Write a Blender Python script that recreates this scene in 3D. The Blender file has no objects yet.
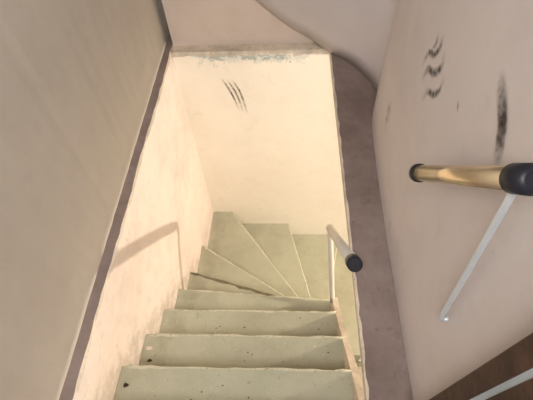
import bpy, bmesh, math, random
from mathutils import Vector, Matrix
random.seed(4)
H=1.3
def P(x,y,d): return Vector((x*H,y*H,(1-d)*H))
sc=bpy.context.scene
sc.view_settings.view_transform='Standard'
sc.view_settings.look='None'

# ---------------- materials
def mat(name,c1,c2,scale=3,rough=.85,c3=None,spots=0.0,bump=.15,metal=0,fine=40,lo=.35,hi=.7,grime=None,gamt=.5,fleck=1.0):
    m=bpy.data.materials.new(name); m.use_nodes=True
    nt=m.node_tree; n=nt.nodes; l=nt.links; b=n['Principled BSDF']
    b.inputs['Roughness'].default_value=rough; b.inputs['Metallic'].default_value=metal
    b.inputs['Specular IOR Level'].default_value=.3
    g=n.new('ShaderNodeNewGeometry')
    no=n.new('ShaderNodeTexNoise'); no.inputs['Scale'].default_value=scale; no.inputs['Detail'].default_value=8; no.inputs['Roughness'].default_value=.62
    l.new(g.outputs['Position'],no.inputs['Vector'])
    r=n.new('ShaderNodeValToRGB'); r.color_ramp.elements[0].position=lo; r.color_ramp.elements[1].position=hi
    r.color_ramp.elements[0].color=(*c1,1); r.color_ramp.elements[1].color=(*c2,1)
    l.new(no.outputs['Fac'],r.inputs['Fac']); out=r.outputs['Color']
    def layer(out,sc_,p0,p1,col,amt,det=9,off=0):
        n2=n.new('ShaderNodeTexNoise'); n2.inputs['Scale'].default_value=sc_; n2.inputs['Detail'].default_value=det; n2.inputs['Roughness'].default_value=.7
        mp=n.new('ShaderNodeMapping'); mp.inputs['Location'].default_value=(off,off*.7,off*1.3)
        l.new(g.outputs['Position'],mp.inputs['Vector']); l.new(mp.outputs[0],n2.inputs['Vector'])
        r2=n.new('ShaderNodeMapRange'); r2.inputs['From Min'].default_value=p0; r2.inputs['From Max'].default_value=p1; r2.inputs['To Max'].default_value=amt
        l.new(n2.outputs['Fac'],r2.inputs['Value'])
        mx=n.new('ShaderNodeMix'); mx.data_type='RGBA'
        l.new(r2.outputs[0],mx.inputs['Factor']); l.new(out,mx.inputs['A']); mx.inputs['B'].default_value=(*col,1)
        return mx.outputs['Result']
    if c3: out=layer(out,scale*4.5,.62-spots*.1,.70,c3,1)
    if grime:
        out=layer(out,2.6,.48,.70,grime,gamt*.8,10,3.1)
        out=layer(out,14,.57,.74,grime,gamt*.8,9,7.7)
        if fleck: out=layer(out,55,.65,.71,[q*.5 for q in grime],min(1,gamt*fleck),4,1.7)
    l.new(out,b.inputs['Base Color'])
    if bump:
        n3=n.new('ShaderNodeTexNoise'); n3.inputs['Scale'].default_value=fine; n3.inputs['Detail'].default_value=6
        l.new(g.outputs['Position'],n3.inputs['Vector'])
        bp=n.new('ShaderNodeBump'); bp.inputs['Strength'].default_value=bump; bp.inputs['Distance'].default_value=.01
        l.new(n3.outputs['Fac'],bp.inputs['Height']); l.new(bp.outputs['Normal'],b.inputs['Normal'])
    return m
def band_mask(m,color,z0,z1,nscale=12,xr=None,amt=1.0,axis='X',coef=None,lo=.50,soft=.05):
    nt=m.node_tree;n=nt.nodes;l=nt.links;b=n['Principled BSDF']
    src=b.inputs['Base Color'].links[0].from_socket
    g=n.new('ShaderNodeNewGeometry'); s=n.new('ShaderNodeSeparateXYZ'); l.new(g.outputs['Position'],s.inputs[0])
    no=n.new('ShaderNodeTexNoise'); no.inputs['Scale'].default_value=nscale; no.inputs['Detail'].default_value=9; no.inputs['Roughness'].default_value=.75
    l.new(g.outputs['Position'],no.inputs['Vector'])
    zs=s.outputs['Z']
    if coef is not None:
        k=n.new('ShaderNodeMath');k.operation='MULTIPLY_ADD';k.inputs[1].default_value=coef;l.new(s.outputs['Y'],k.inputs[0]);l.new(zs,k.inputs[2]);zs=k.outputs[0]
    mz=n.new('ShaderNodeMapRange'); mz.inputs['From Min'].default_value=z0; mz.inputs['From Max'].default_value=z1; mz.inputs['To Min'].default_value=-.35; mz.inputs['To Max'].default_value=.12; l.new(zs,mz.inputs['Value'])
    f=no.outputs['Fac']; qs=[mz]
    if xr:
        for a,bb in ((xr[0],xr[0]+.12),(xr[1],xr[1]-.12)):
            m1=n.new('ShaderNodeMapRange'); m1.inputs['From Min'].default_value=a; m1.inputs['From Max'].default_value=bb; m1.inputs['To Min'].default_value=-.4; m1.inputs['To Max'].default_value=0; l.new(s.outputs[axis],m1.inputs['Value']); qs.append(m1)
    for q in qs:
        k=n.new('ShaderNodeMath');k.operation='ADD'; l.new(f,k.inputs[0]); l.new(q.outputs[0],k.inputs[1]); f=k.outputs[0]
    mr=n.new('ShaderNodeMapRange'); mr.inputs['From Min'].default_value=lo; mr.inputs['From Max'].default_value=lo+soft; mr.inputs['To Max'].default_value=amt; l.new(f,mr.inputs['Value'])
    mx=n.new('ShaderNodeMix'); mx.data_type='RGBA'; l.new(mr.outputs[0],mx.inputs['Factor']); l.new(src,mx.inputs['A']); mx.inputs['B'].default_value=(*color,1)
    l.new(mx.outputs['Result'],b.inputs['Base Color'])

M_up=mat('plaster_upper_left',(.585,.54,.475),(.65,.605,.54),1.3,bump=.02,fine=14,grime=(.43,.37,.31),gamt=.28,fleck=.6)
M_low=mat('plaster_pink',(.78,.67,.62),(.86,.77,.72),2.2,c3=(.73,.61,.55),bump=.2,grime=(.46,.37,.32),gamt=.45)
band_mask(M_low,(.44,.37,.29),.24,.0,16,None,.5,coef=.985,lo=.48,soft=.18)
M_back=mat('plaster_cream',(.86,.79,.69),(.90,.84,.74),1.8,c3=(.82,.73,.61),bump=.12,grime=(.70,.60,.48),gamt=.3)
band_mask(M_back,(.66,.66,.62),-.17,-.01,15,(-.62,.20),.9,lo=.46)
band_mask(M_back,(.36,.39,.37),-.14,-.02,26,(-.58,.16),.85,lo=.51)
M_backup=mat('plaster_back_upper',(.66,.56,.49),(.72,.62,.55),2,grime=(.5,.40,.33),gamt=.3)
M_right=mat('plaster_right',(.63,.58,.565),(.69,.64,.625),1.6,bump=.05,fine=20,grime=(.47,.41,.39),gamt=.28,fleck=.6)
M_soff=mat('plaster_soffit',(.57,.54,.56),(.63,.60,.62),1.5,bump=.05)
M_ledge=mat('ledge_brown',(.22,.165,.145),(.32,.255,.23),5,c3=(.17,.13,.11),bump=.12,grime=(.11,.08,.07),gamt=.5,spots=.2,fleck=0)
M_edge=mat('broken_plaster',(.70,.60,.48),(.80,.71,.58),20,c3=(.42,.34,.27),bump=.6,grime=(.20,.16,.12),gamt=.7)
M_step=mat('painted_concrete_green',(.42,.42,.315),(.51,.51,.395),3,c3=(.38,.38,.28),bump=.15,spots=.2,rough=.7,grime=(.28,.255,.18),gamt=.42,fleck=1.2)
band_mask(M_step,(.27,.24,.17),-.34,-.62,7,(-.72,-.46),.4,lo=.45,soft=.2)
M_nose=mat('worn_nosing',(.55,.54,.42),(.65,.64,.51),14,c3=(.22,.20,.13),bump=.3,spots=.8)
M_noseshade=mat('nosing_painted_shadow',(.13,.12,.075),(.22,.20,.13),14,bump=.3)  # dark colour painting the shadow band that crosses the winder treads
M_floor=mat('floor_concrete',(.56,.50,.38),(.66,.60,.46),3)
M_white=mat('painted_steel_white',(.62,.60,.55),(.70,.68,.62),10,rough=.4,bump=.03)
M_silver=mat('galvanised_rod',(.60,.66,.71),(.70,.76,.80),10,rough=.35,bump=.02,metal=.4)
M_rail=mat('rail_grey_white',(.60,.57,.51),(.68,.65,.58),12,rough=.35,bump=.03)
M_gold=mat('brass_tube',(.78,.64,.42),(.88,.76,.54),8,rough=.24,bump=.0,metal=1,c3=(.60,.47,.30))
M_black=mat('black_plastic',(.010,.011,.016),(.02,.021,.03),10,rough=.4,bump=0)
M_wood=mat('dark_wood',(.035,.018,.012),(.085,.042,.028),18,rough=.5,bump=.2)
M_strip=mat('metal_strip',(.36,.42,.46),(.46,.52,.56),8,rough=.35,bump=0)
M_scuff=mat('scuff_soot',(.06,.045,.035),(.11,.085,.07),30,bump=0)
M_smear=mat('smear_grey',(.28,.24,.21),(.34,.30,.27),30,bump=0)
def make_alpha(m,scale=60,lo=.40,hi=.60,mul=.85,tmin=.4):
    nt=m.node_tree;n=nt.nodes;l=nt.links;b=n['Principled BSDF']
    tc=n.new('ShaderNodeUVMap'); s=n.new('ShaderNodeSeparateXYZ'); l.new(tc.outputs[0],s.inputs[0])
    def tri(sock):
        a=n.new('ShaderNodeMath');a.operation='SUBTRACT';a.inputs[1].default_value=.5;l.new(sock,a.inputs[0])
        c=n.new('ShaderNodeMath');c.operation='ABSOLUTE';l.new(a.outputs[0],c.inputs[0])
        d=n.new('ShaderNodeMapRange');d.inputs['From Min'].default_value=.5;d.inputs['From Max'].default_value=.1;l.new(c.outputs[0],d.inputs['Value']);return d.outputs[0]
    k=n.new('ShaderNodeMath');k.operation='MULTIPLY';l.new(tri(s.outputs['X']),k.inputs[0]);l.new(tri(s.outputs['Y']),k.inputs[1])
    g=n.new('ShaderNodeNewGeometry');no=n.new('ShaderNodeTexNoise');no.inputs['Scale'].default_value=scale;no.inputs['Detail'].default_value=6
    l.new(g.outputs['Position'],no.inputs['Vector'])
    mr=n.new('ShaderNodeMapRange');mr.inputs['From Min'].default_value=lo;mr.inputs['From Max'].default_value=hi;mr.inputs['To Min'].default_value=tmin;l.new(no.outputs['Fac'],mr.inputs['Value'])
    k2=n.new('ShaderNodeMath');k2.operation='MULTIPLY';l.new(k.outputs[0],k2.inputs[0]);l.new(mr.outputs[0],k2.inputs[1])
    k3=n.new('ShaderNodeMath');k3.operation='MULTIPLY';k3.inputs[1].default_value=mul;l.new(k2.outputs[0],k3.inputs[0])
    l.new(k3.outputs[0],b.inputs['Alpha'])
make_alpha(M_scuff)
make_alpha(M_smear,25,.45,.65,.5,.0)

# ---------------- mesh helpers
def obj(name,bm,mats,parent=None,smooth=False):
    bmesh.ops.recalc_face_normals(bm,faces=bm.faces)
    me=bpy.data.meshes.new(name); bm.to_mesh(me); bm.free()
    for m in mats: me.materials.append(m)
    if smooth:
        for p in me.polygons: p.use_smooth=True
    o=bpy.data.objects.new(name,me); sc.collection.objects.link(o)
    if parent: o.parent=parent
    return o
def prism(bm,poly,z0,z1,mi=0):
    lo=[bm.verts.new((p[0],p[1],z0)) for p in poly]; hi=[bm.verts.new((p[0],p[1],z1)) for p in poly]
    f=[bm.faces.new(lo[::-1]),bm.faces.new(hi)]
    n=len(poly)
    for i in range(n): f.append(bm.faces.new((lo[i],lo[(i+1)%n],hi[(i+1)%n],hi[i])))
    for q in f: q.material_index=mi
    return f
def box(bm,x0,x1,y0,y1,z0,z1,mi=0): return prism(bm,[(x0,y0),(x1,y0),(x1,y1),(x0,y1)],z0,z1,mi)
def tube_bm(bm,pts,r,seg=24,mi=0,cap=True):
    pts=[Vector(p) for p in pts]; rings=[]
    up=None
    for i,p in enumerate(pts):
        t=(pts[min(i+1,len(pts)-1)]-pts[max(i-1,0)]).normalized()
        if up is None:
            up=Vector((1,0,0)) if abs(t.x)<.9 else Vector((0,0,1))
        a=(up-t*up.dot(t)).normalized(); b=t.cross(a); up=a
        rr=r[i] if isinstance(r,(list,tuple)) else r
        rings.append([bm.verts.new(p+(a*math.cos(2*math.pi*k/seg)+b*math.sin(2*math.pi*k/seg))*rr) for k in range(seg)])
    for i in range(len(rings)-1):
        for k in range(seg):
            f=bm.faces.new((rings[i][k],rings[i][(k+1)%seg],rings[i+1][(k+1)%seg],rings[i+1][k])); f.material_index=mi; f.smooth=True
    if cap:
        for rg in (rings[0][::-1],rings[-1]):
            f=bm.faces.new(rg); f.material_index=mi
def smoothpath(pts,n=8):
    pts=[Vector(p) for p in pts]; out=[]
    q=[pts[0]*2-pts[1]]+pts+[pts[-1]*2-pts[-2]]
    for i in range(1,len(q)-2):
        for k in range(n):
            t=k/n; a,b,c,d=q[i-1],q[i],q[i+1],q[i+2]
            out.append(.5*((2*b)+(c-a)*t+(2*a-5*b+4*c-d)*t*t+(3*b-a-3*c+d)*t**3))
    out.append(pts[-1]); return out
def empty(name):
    e=bpy.data.objects.new(name,None); sc.collection.objects.link(e); return e

# ---------------- shell
XL=-.640; XLU=-.684; YB=1.937; YBU=2.008
XE=.229
ZL=-2.49
def LX(y):
    t=max(0,min(1,1-y/1.49)); return XL/H-.045*t
bm=bmesh.new()
N=90
rows=[]
for j in range(N+1):
    y=-1.4+j*(YB+.3+1.4)/N
    lx=LX(y/H)*H
    row=[]
    prof=[(lx,ZL-.2),(lx,-.42),(XL+(lx-XL)*.35,-.15),(XL,-.006),(XL-.008,.0),(XLU,.004),(XLU,2.5),(-.9,2.5),(-.9,ZL-.2)]
    for i,(x,z) in enumerate(prof):
        dx=dz=0
        if i in(3,4): dx=random.uniform(-.0028,.0022)+.002*math.sin(y*9); dz=random.uniform(-.003,.0)
        if i==5: dx=random.uniform(-.001,.001)
        row.append(bm.verts.new((x+dx,y,z+dz)))
    rows.append(row)
K=len(prof)
for j in range(N):
    for i in range(K):
        f=bm.faces.new((rows[j][i],rows[j][(i+1)%K],rows[j+1][(i+1)%K],rows[j+1][i]))
        f.material_index={0:0,1:0,2:0,3:3,4:1}.get(i,2)
bm.faces.new(rows[0]); bm.faces.new(rows[-1][::-1])
wl=obj('wall_left',bm,[M_low,M_ledge,M_up,M_edge])
bm=bmesh.new()
NX=60; x0,x1=XL-.0,.62
def backrow(x):
    r=random.uniform; e=r(-.006,.004)
    if -.02<x<.12: e-=.03*max(0,1-abs(x-.05)/.05)*random.uniform(.5,1)
    return [bm.verts.new(v) for v in ((x,YB,ZL-.2),(x,YB,-.02+e),(x,YB+.012-min(0,e)*.6,-.002+e*.3),(x,YBU,.0),(x,YBU,2.5),(x,2.3,2.5),(x,2.3,ZL-.2))]
rows=[backrow(x0+(x1-x0)*j/NX) for j in range(NX+1)]
for j in range(NX):
    for i in range(7):
        f=bm.faces.new((rows[j][i],rows[j][(i+1)%7],rows[j+1][(i+1)%7],rows[j+1][i]))
        f.material_index=[0,1,1,2,2,2,2][i]
bm.faces.new(rows[0]); bm.faces.new(rows[-1][::-1])
box(bm,.62,3.5,YB,2.3,ZL-.2,-.02,0)
bw=obj('wall_back',bm,[M_back,M_edge,M_backup])
wp=[(.360,-1.4),(.362,.2),(.366,.9),(.380,1.3),(.400,1.45),(.44,1.58),(.50,1.75),(.60,2.0)]
sp=[(v.x,v.y) for v in smoothpath([Vector((a,b,0)) for a,b in wp],8)]
bm=bmesh.new()
prism(bm,sp+[(.75,2.0),(.75,-1.4)],.0,2.5)
wr=obj('wall_right',bm,[M_right])
bm=bmesh.new()
T=.03
box(bm,XLU,3.5,-1.4,.02,-T,0,0)
box(bm,XE,3.5,.02,YB,-T,0,0)
n=60; prev=None
for j in range(n+1):
    y=.03+j*(YB-.03)/n; w=.006+random.uniform(-.003,.003)
    a=bm.verts.new((XE-.001,y,.002)); b=bm.verts.new((XE+w,y,.003)); c=bm.verts.new((XE-.001,y,-T))
    if prev:
        for q in ((prev[0],a,b,prev[1]),(prev[2],c,a,prev[0])):
            f=bm.faces.new(q); f.material_index=1
    prev=(a,b,c)
obj('floor',bm,[M_ledge,M_edge])
bm=bmesh.new(); box(bm,-.62,3.5,-1.4,YB,ZL-.2,ZL)
obj('floor_lower',bm,[M_floor])
bm=bmesh.new(); box(bm,3.5,3.7,-1.4,2.3,ZL-.2,0)
obj('wall_right_lower',bm,[M_back])
bm=bmesh.new(); box(bm,-.9,.75,-1.4,2.3,2.5,2.65)
obj('ceiling',bm,[M_soff])

# curved soffit of upper stair
lowc=[(.345,1.16,1.0),(.315,1.28,1.0),(.25,1.40,1.0),(.17,1.475,.995),(.09,1.525,.965),(-.01,1.535,.905),(-.14,1.535,.79),(-.35,1.535,.58),(-.52,1.535,.42)]
topc=[(.335,1.00,-.1),(.30,1.0,-.1),(.24,1.0,-.1),(.16,1.0,-.1),(.08,1.0,-.1),(-.02,1.0,-.1),(-.14,1.0,-.1),(-.32,1.0,-.1),(-.52,1.0,-.1)]
A=smoothpath([P(*p) for p in lowc],6); B=smoothpath([P(*p) for p in topc],6)
bm=bmesh.new(); rows=[]
for a,b in zip(A,B):
    r=[]
    for k in range(17):
        t=k/16
        p=a.lerp(b,t); p.y+=.06*math.sin(math.pi*t)
        r.append(bm.verts.new(p))
    rows.append(r)
for j in range(len(rows)-1):
    for k in range(16): bm.faces.new((rows[j][k],rows[j+1][k],rows[j+1][k+1],rows[j][k+1]))
so=obj('ceiling_soffit',bm,[M_soff],smooth=True)
md=so.modifiers.new('s','SOLIDIFY'); md.thickness=.03; md.offset=1

# ---------------- staircase
RX=.197
def D(k): return 1.325+.145*k
bm=bmesh.new()
def tread(poly,d,noseedges,mi=1,r=.010):
    pts=[(p[0]*H,p[1]*H) for p in poly]
    z=(1-d)*H
    prism(bm,pts,z-.22,z,0)
    for a,b in noseedges:
        a=Vector((a[0]*H,a[1]*H,z-r*.85)); b=Vector((b[0]*H,b[1]*H,z-r*.85))
        m=[a.lerp(b,i/24)+Vector((0,random.uniform(-.003,.003),random.uniform(-.0015,.001))) for i in range(25)]
        tube_bm(bm,m,[r+random.uniform(-.003,.001) for _ in m],10,mi)
ys=lambda k:.303+.147*k
for k in (-1,0,1,2):
    l0,l1=LX(ys(k-1)-.02)+.001,LX(ys(k))+.001
    tread([(l0,ys(k-1)-.02),(RX,ys(k-1)-.02),(RX,ys(k)),(l1,ys(k))],D(k),[((l1,ys(k)),(RX,ys(k)))])
NW=(RX,.705); YBh=YB/H-.001
e=[(LX(.752)+.001,.752),(LX(.905)+.001,.905),(LX(1.15)+.001,1.15),(-.375,YBh),(0.0,YBh),(.36,YBh)]
tread([(LX(ys(2)-.02),ys(2)-.02),(RX,ys(2)-.02),NW,e[0]],D(3),[(e[0],NW)])
tread([(LX(.74),.74),(RX,.69),NW,e[1]],D(4),[(e[1],NW)],3,.019)  # thicker dark nosing stands in for the shadow across the winders
tread([(LX(.85),.85),(RX,.69),NW,e[2]],D(5),[(e[2],NW)])
tread([(LX(1.1),1.10),(RX,.69),NW,e[3],(LX(1.49),YBh)],D(6),[(e[3],NW)])
tread([(-.42,YBh),(RX-.01,.69),NW,e[4]],D(7),[(e[4],NW)])
tread([(-.05,YBh),(RX-.01,.69),NW,e[5]],D(8),[(e[5],NW)])
tread([(.28,YBh),(RX-.01,.70),(.46,.70),(.50,YBh)],D(9),[((.46,.70),(.50,YBh))])
tread([(.44,YBh),(.44,.70),(.62,.70),(.64,YBh)],D(10),[((.62,.70),(.64,YBh))])
w=.028
sl=[(.02,1.05),(.64,1.66),(.70,1.705)]
vs=[]
for (y,d) in sl:
    z=(1-d)*H
    vs.append([(RX*H-.002,y*H,z),(RX*H+w,y*H,z),(RX*H+w,y*H,z-.42),(RX*H-.002,y*H,z-.42)])
vv=[[bm.verts.new(c) for c in r] for r in vs]
for i in range(len(vv)-1):
    for k in range(4):
        f=bm.faces.new((vv[i][k],vv[i][(k+1)%4],vv[i+1][(k+1)%4],vv[i+1][k])); f.material_index=2
for r in (vv[0],vv[-1][::-1]): f=bm.faces.new(r); f.material_index=2
obj('staircase',bm,[M_step,M_nose,M_edge,M_noseshade])

# ---------------- lower handrail
hr=empty('handrail')
far=P(.172,.865,1.395); near=P(.171,.471,.935)
dr=(near-far).normalized()
bm=bmesh.new(); tube_bm(bm,[far,near-dr*.05],.0225,28)
obj('rail_tube',bm,[M_rail],hr)
bm=bmesh.new(); tube_bm(bm,[near-dr*.055,near-dr*.052,near-dr*.004,near],[.022,.0262,.0262,.022],28)
obj('end_cap',bm,[M_black],hr)
bm=bmesh.new()
base=P(.196,.685,1.70)
tube_bm(bm,smoothpath([far+dr*.03,far-dr*.02,far-dr*.045+Vector((.004,-.02,-.03)),far.lerp(base,.35)+Vector((0,.02,0)),base+Vector((0,0,-.02))],8),.0145,18)
obj('post',bm,[M_white],hr)
bm=bmesh.new(); tube_bm(bm,[far-dr*.014,far-dr*.006,far],[.008,.018,.0225],24)
obj('far_end_cap',bm,[M_rail],hr)

# ---------------- upper handrail by right wall
hu=empty('handrail.001')
far=P(.231,.462,.559); near=P(.249,.282,.352)
dr=(near-far).normalized()
R=.0185
bm=bmesh.new(); tube_bm(bm,[far,near],R,32)
obj('rail_tube_upper',bm,[M_gold],hu)
bm=bmesh.new(); tube_bm(bm,[far-dr*.006,far-dr*.003,far+dr*.010,far+dr*.013],[R*.8,R+.003,R+.003,R],32)
obj('far_end_ring',bm,[M_black],hu)
bm=bmesh.new(); tube_bm(bm,[near-dr*.010,near-dr*.006,near+dr*.03,near+dr*.036],[R,R+.004,R+.004,R*.7],32)
obj('end_cap_upper',bm,[M_black],hu)
bm=bmesh.new(); tube_bm(bm,smoothpath([far+dr*.005,far+dr*.005+Vector((.03,0,-.00)),Vector((.370,far.y-.005,far.z+.005))],8),.008,14)
obj('wall_bracket',bm,[M_black],hu)
bm=bmesh.new()
tp=near+dr*.008
bt=P(.266,.252,.695)
tube_bm(bm,smoothpath([tp,tp.lerp(bt,.3),tp.lerp(bt,.7),bt,Vector((.366,bt.y,bt.z-.014))],8),.0062,14)
obj('support_rod',bm,[M_silver],hu)

# ---------------- door frame near the camera, right
df=empty('door_frame')
bm=bmesh.new(); box(bm,.333,.3595,.1475,.186,.0,2.1)
o=obj('jamb',bm,[M_wood],df); b=o.modifiers.new('b','BEVEL'); b.width=.004; b.segments=3
bm=bmesh.new(); box(bm,.337,.3595,.136,.147,.0,2.1)
obj('weather_strip',bm,[M_strip],df)
bm=bmesh.new(); box(bm,.336,.3595,.02,.1355,.0,2.1)
obj('architrave',bm,[M_wood],df)

# ---------------- scuff marks
def wallx(y):
    for i in range(len(sp)-1):
        if sp[i][1]<=y<=sp[i+1][1]:
            t=(y-sp[i][1])/(sp[i+1][1]-sp[i][1]); return sp[i][0]*(1-t)+sp[i+1][0]*t
    return .365
def ribbon(bm,uv,pts,ws,fn,mi=0):
    n=len(pts); L_=[];R_=[]
    for i,p in enumerate(pts):
        p=Vector(p); t=(Vector(pts[min(i+1,n-1)])-Vector(pts[max(i-1,0)])).normalized(); q=Vector((-t.y,t.x))
        L_.append(bm.verts.new(fn(p+q*ws))); R_.append(bm.verts.new(fn(p-q*ws)))
    for i in range(n-1):
        f=bm.faces.new((L_[i],L_[i+1],R_[i+1],R_[i])); f.material_index=mi
        for lp,c in zip(f.loops,((i/(n-1),0),((i+1)/(n-1),0),((i+1)/(n-1),1),(i/(n-1),1))): lp[uv].uv=c
def pth(pts): return [(v.x,v.y) for v in smoothpath([Vector((a,b,0)) for a,b in pts],5)]
bm=bmesh.new(); uv=bm.loops.layers.uv.new()
cnt=[0]
def fnr(p): return Vector((wallx(p.x)-.0012-cnt[0]*.0002,p.x,p.y))
O=Vector((.888,.6695)); U=Vector((-.00394,.00302)); V=Vector((-.00200,-.00148))
S=lambda u,v:(O.x+U.x*u+V.x*v, O.y+U.y*u+V.y*v)
for a,wd in (([(15,-25),(11,-12),(2,-5),(-7,-8),(-18,5)],.012),
          ([(18,-7),(12,8),(2,13),(-7,9),(-19,22)],.014),
          ([(17,15),(11,29),(1,35),(-7,32),(-17,43)],.012),
          ([(8,-26),(5,-16),(-1,-12)],.008)):
    ribbon(bm,uv,pth([S(*q) for q in a]),wd,fnr); cnt[0]+=1
for a,wd in (([(70,12),(71,45),(67,84)],.016),([(67,20),(69,50),(65,76)],.010),([(72,25),(72,50),(69,75)],.010),([(34,36),(33,48)],.005)):
    ribbon(bm,uv,pth([S(*q) for q in a]),wd,fnr); cnt[0]+=1
for a,wd in (([(.80,.10),(.74,.05)],.02),([(1.15,.35),(1.12,.15)],.03)):
    ribbon(bm,uv,pth(a),wd,fnr,1); cnt[0]+=1
obj('scuff_marks',bm,[M_scuff,M_smear],wr)
bm=bmesh.new(); uv=bm.loops.layers.uv.new()
fnb=lambda p: Vector((p.x,YB-.0015,p.y))
for k in range(3):
    x=-.385+.028*k
    ribbon(bm,uv,pth([(x,-.165-.005*k),(x+.045,-.27),(x+.085-.004*k,-.42-.015*k)]),.009,fnb)
obj('scuff_marks_back',bm,[M_scuff],bw)

# debris
bm=bmesh.new()
def chip(x,y,d,s,mi):
    c=P(x,y,d); n=random.randint(5,7)
    vs=[]
    for i in range(n):
        a=2*math.pi*i/n; r=s*random.uniform(.5,1.1)
        vs.append((c.x+r*math.cos(a),c.y+r*.7*math.sin(a)))
    prism(bm,vs,c.z+.0005,c.z+.003+s*.12,mi)
chip(.115,.325,D(1),.018,1); chip(.085,.335,D(1),.012,0); chip(.17,.19,D(0),.022,1)
chip(-.50,.40,D(1),.018,0);chip(-.49,.36,D(1),.016,1);chip(-.50,.25,D(0),.014,1);chip(-.47,.34,D(1),.010,1);chip(-.505,.33,D(1),.02,1)
for i in range(80):
    k=random.choice((0,0,1,1,2)); chip(random.uniform(-.49,.18),random.uniform(ys(k-1)+.02,ys(k)-.02),D(k),random.uniform(.0015,.006),random.choice((0,0,1)))
obj('plaster_debris',bm,[M_edge,M_wood])

# ---------------- lights
def light(name,kind,loc,energy,col,size=.1,target=None,sy=None):
    ld=bpy.data.lights.new(name,kind); ld.energy=energy; ld.color=col
    if kind=='AREA':
        ld.size=size
        if sy: ld.shape='RECTANGLE'; ld.size_y=sy
    else: ld.shadow_soft_size=size
    o=bpy.data.objects.new(name,ld); sc.collection.objects.link(o); o.location=loc
    if target is not None: o.rotation_euler=(Vector(target)-Vector(loc)).to_track_quat('-Z','Y').to_euler()
    return o
light('lower_hall_lamp','POINT',(2.3,.86,-.14),190,(1,.88,.69),.03)
light('lower_hall_fill','AREA',(2.6,-.6,-1.0),8,(1,.88,.68),1.2,(0,1.6,-1.6))  # added soft fill for the far wall, no window modelled here
light('upper_hall_fill','AREA',(-.15,-.7,2.3),38,(1,.965,.935),.8,(-.1,.9,0))  # added fill above and behind the camera, lifts treads and upper walls
w=bpy.data.worlds.new('World'); sc.world=w; w.use_nodes=True
w.node_tree.nodes['Background'].inputs[0].default_value=(.90,.93,1,1); w.node_tree.nodes['Background'].inputs[1].default_value=.55

# ---------------- camera
fw=Vector((-.0526,.585,-.810)).normalized(); up=Vector((.0022,.8105,.5845))
right=fw.cross(up).normalized(); up=right.cross(fw).normalized()
cd=bpy.data.cameras.new('cam'); cd.sensor_width=36; cd.lens=27.15; cd.clip_start=.01
co=bpy.data.objects.new('cam',cd); sc.collection.objects.link(co)
m=Matrix((right,up,-fw)).transposed().to_4x4(); m.translation=Vector((0,0,H)); co.matrix_world=m
sc.camera=co
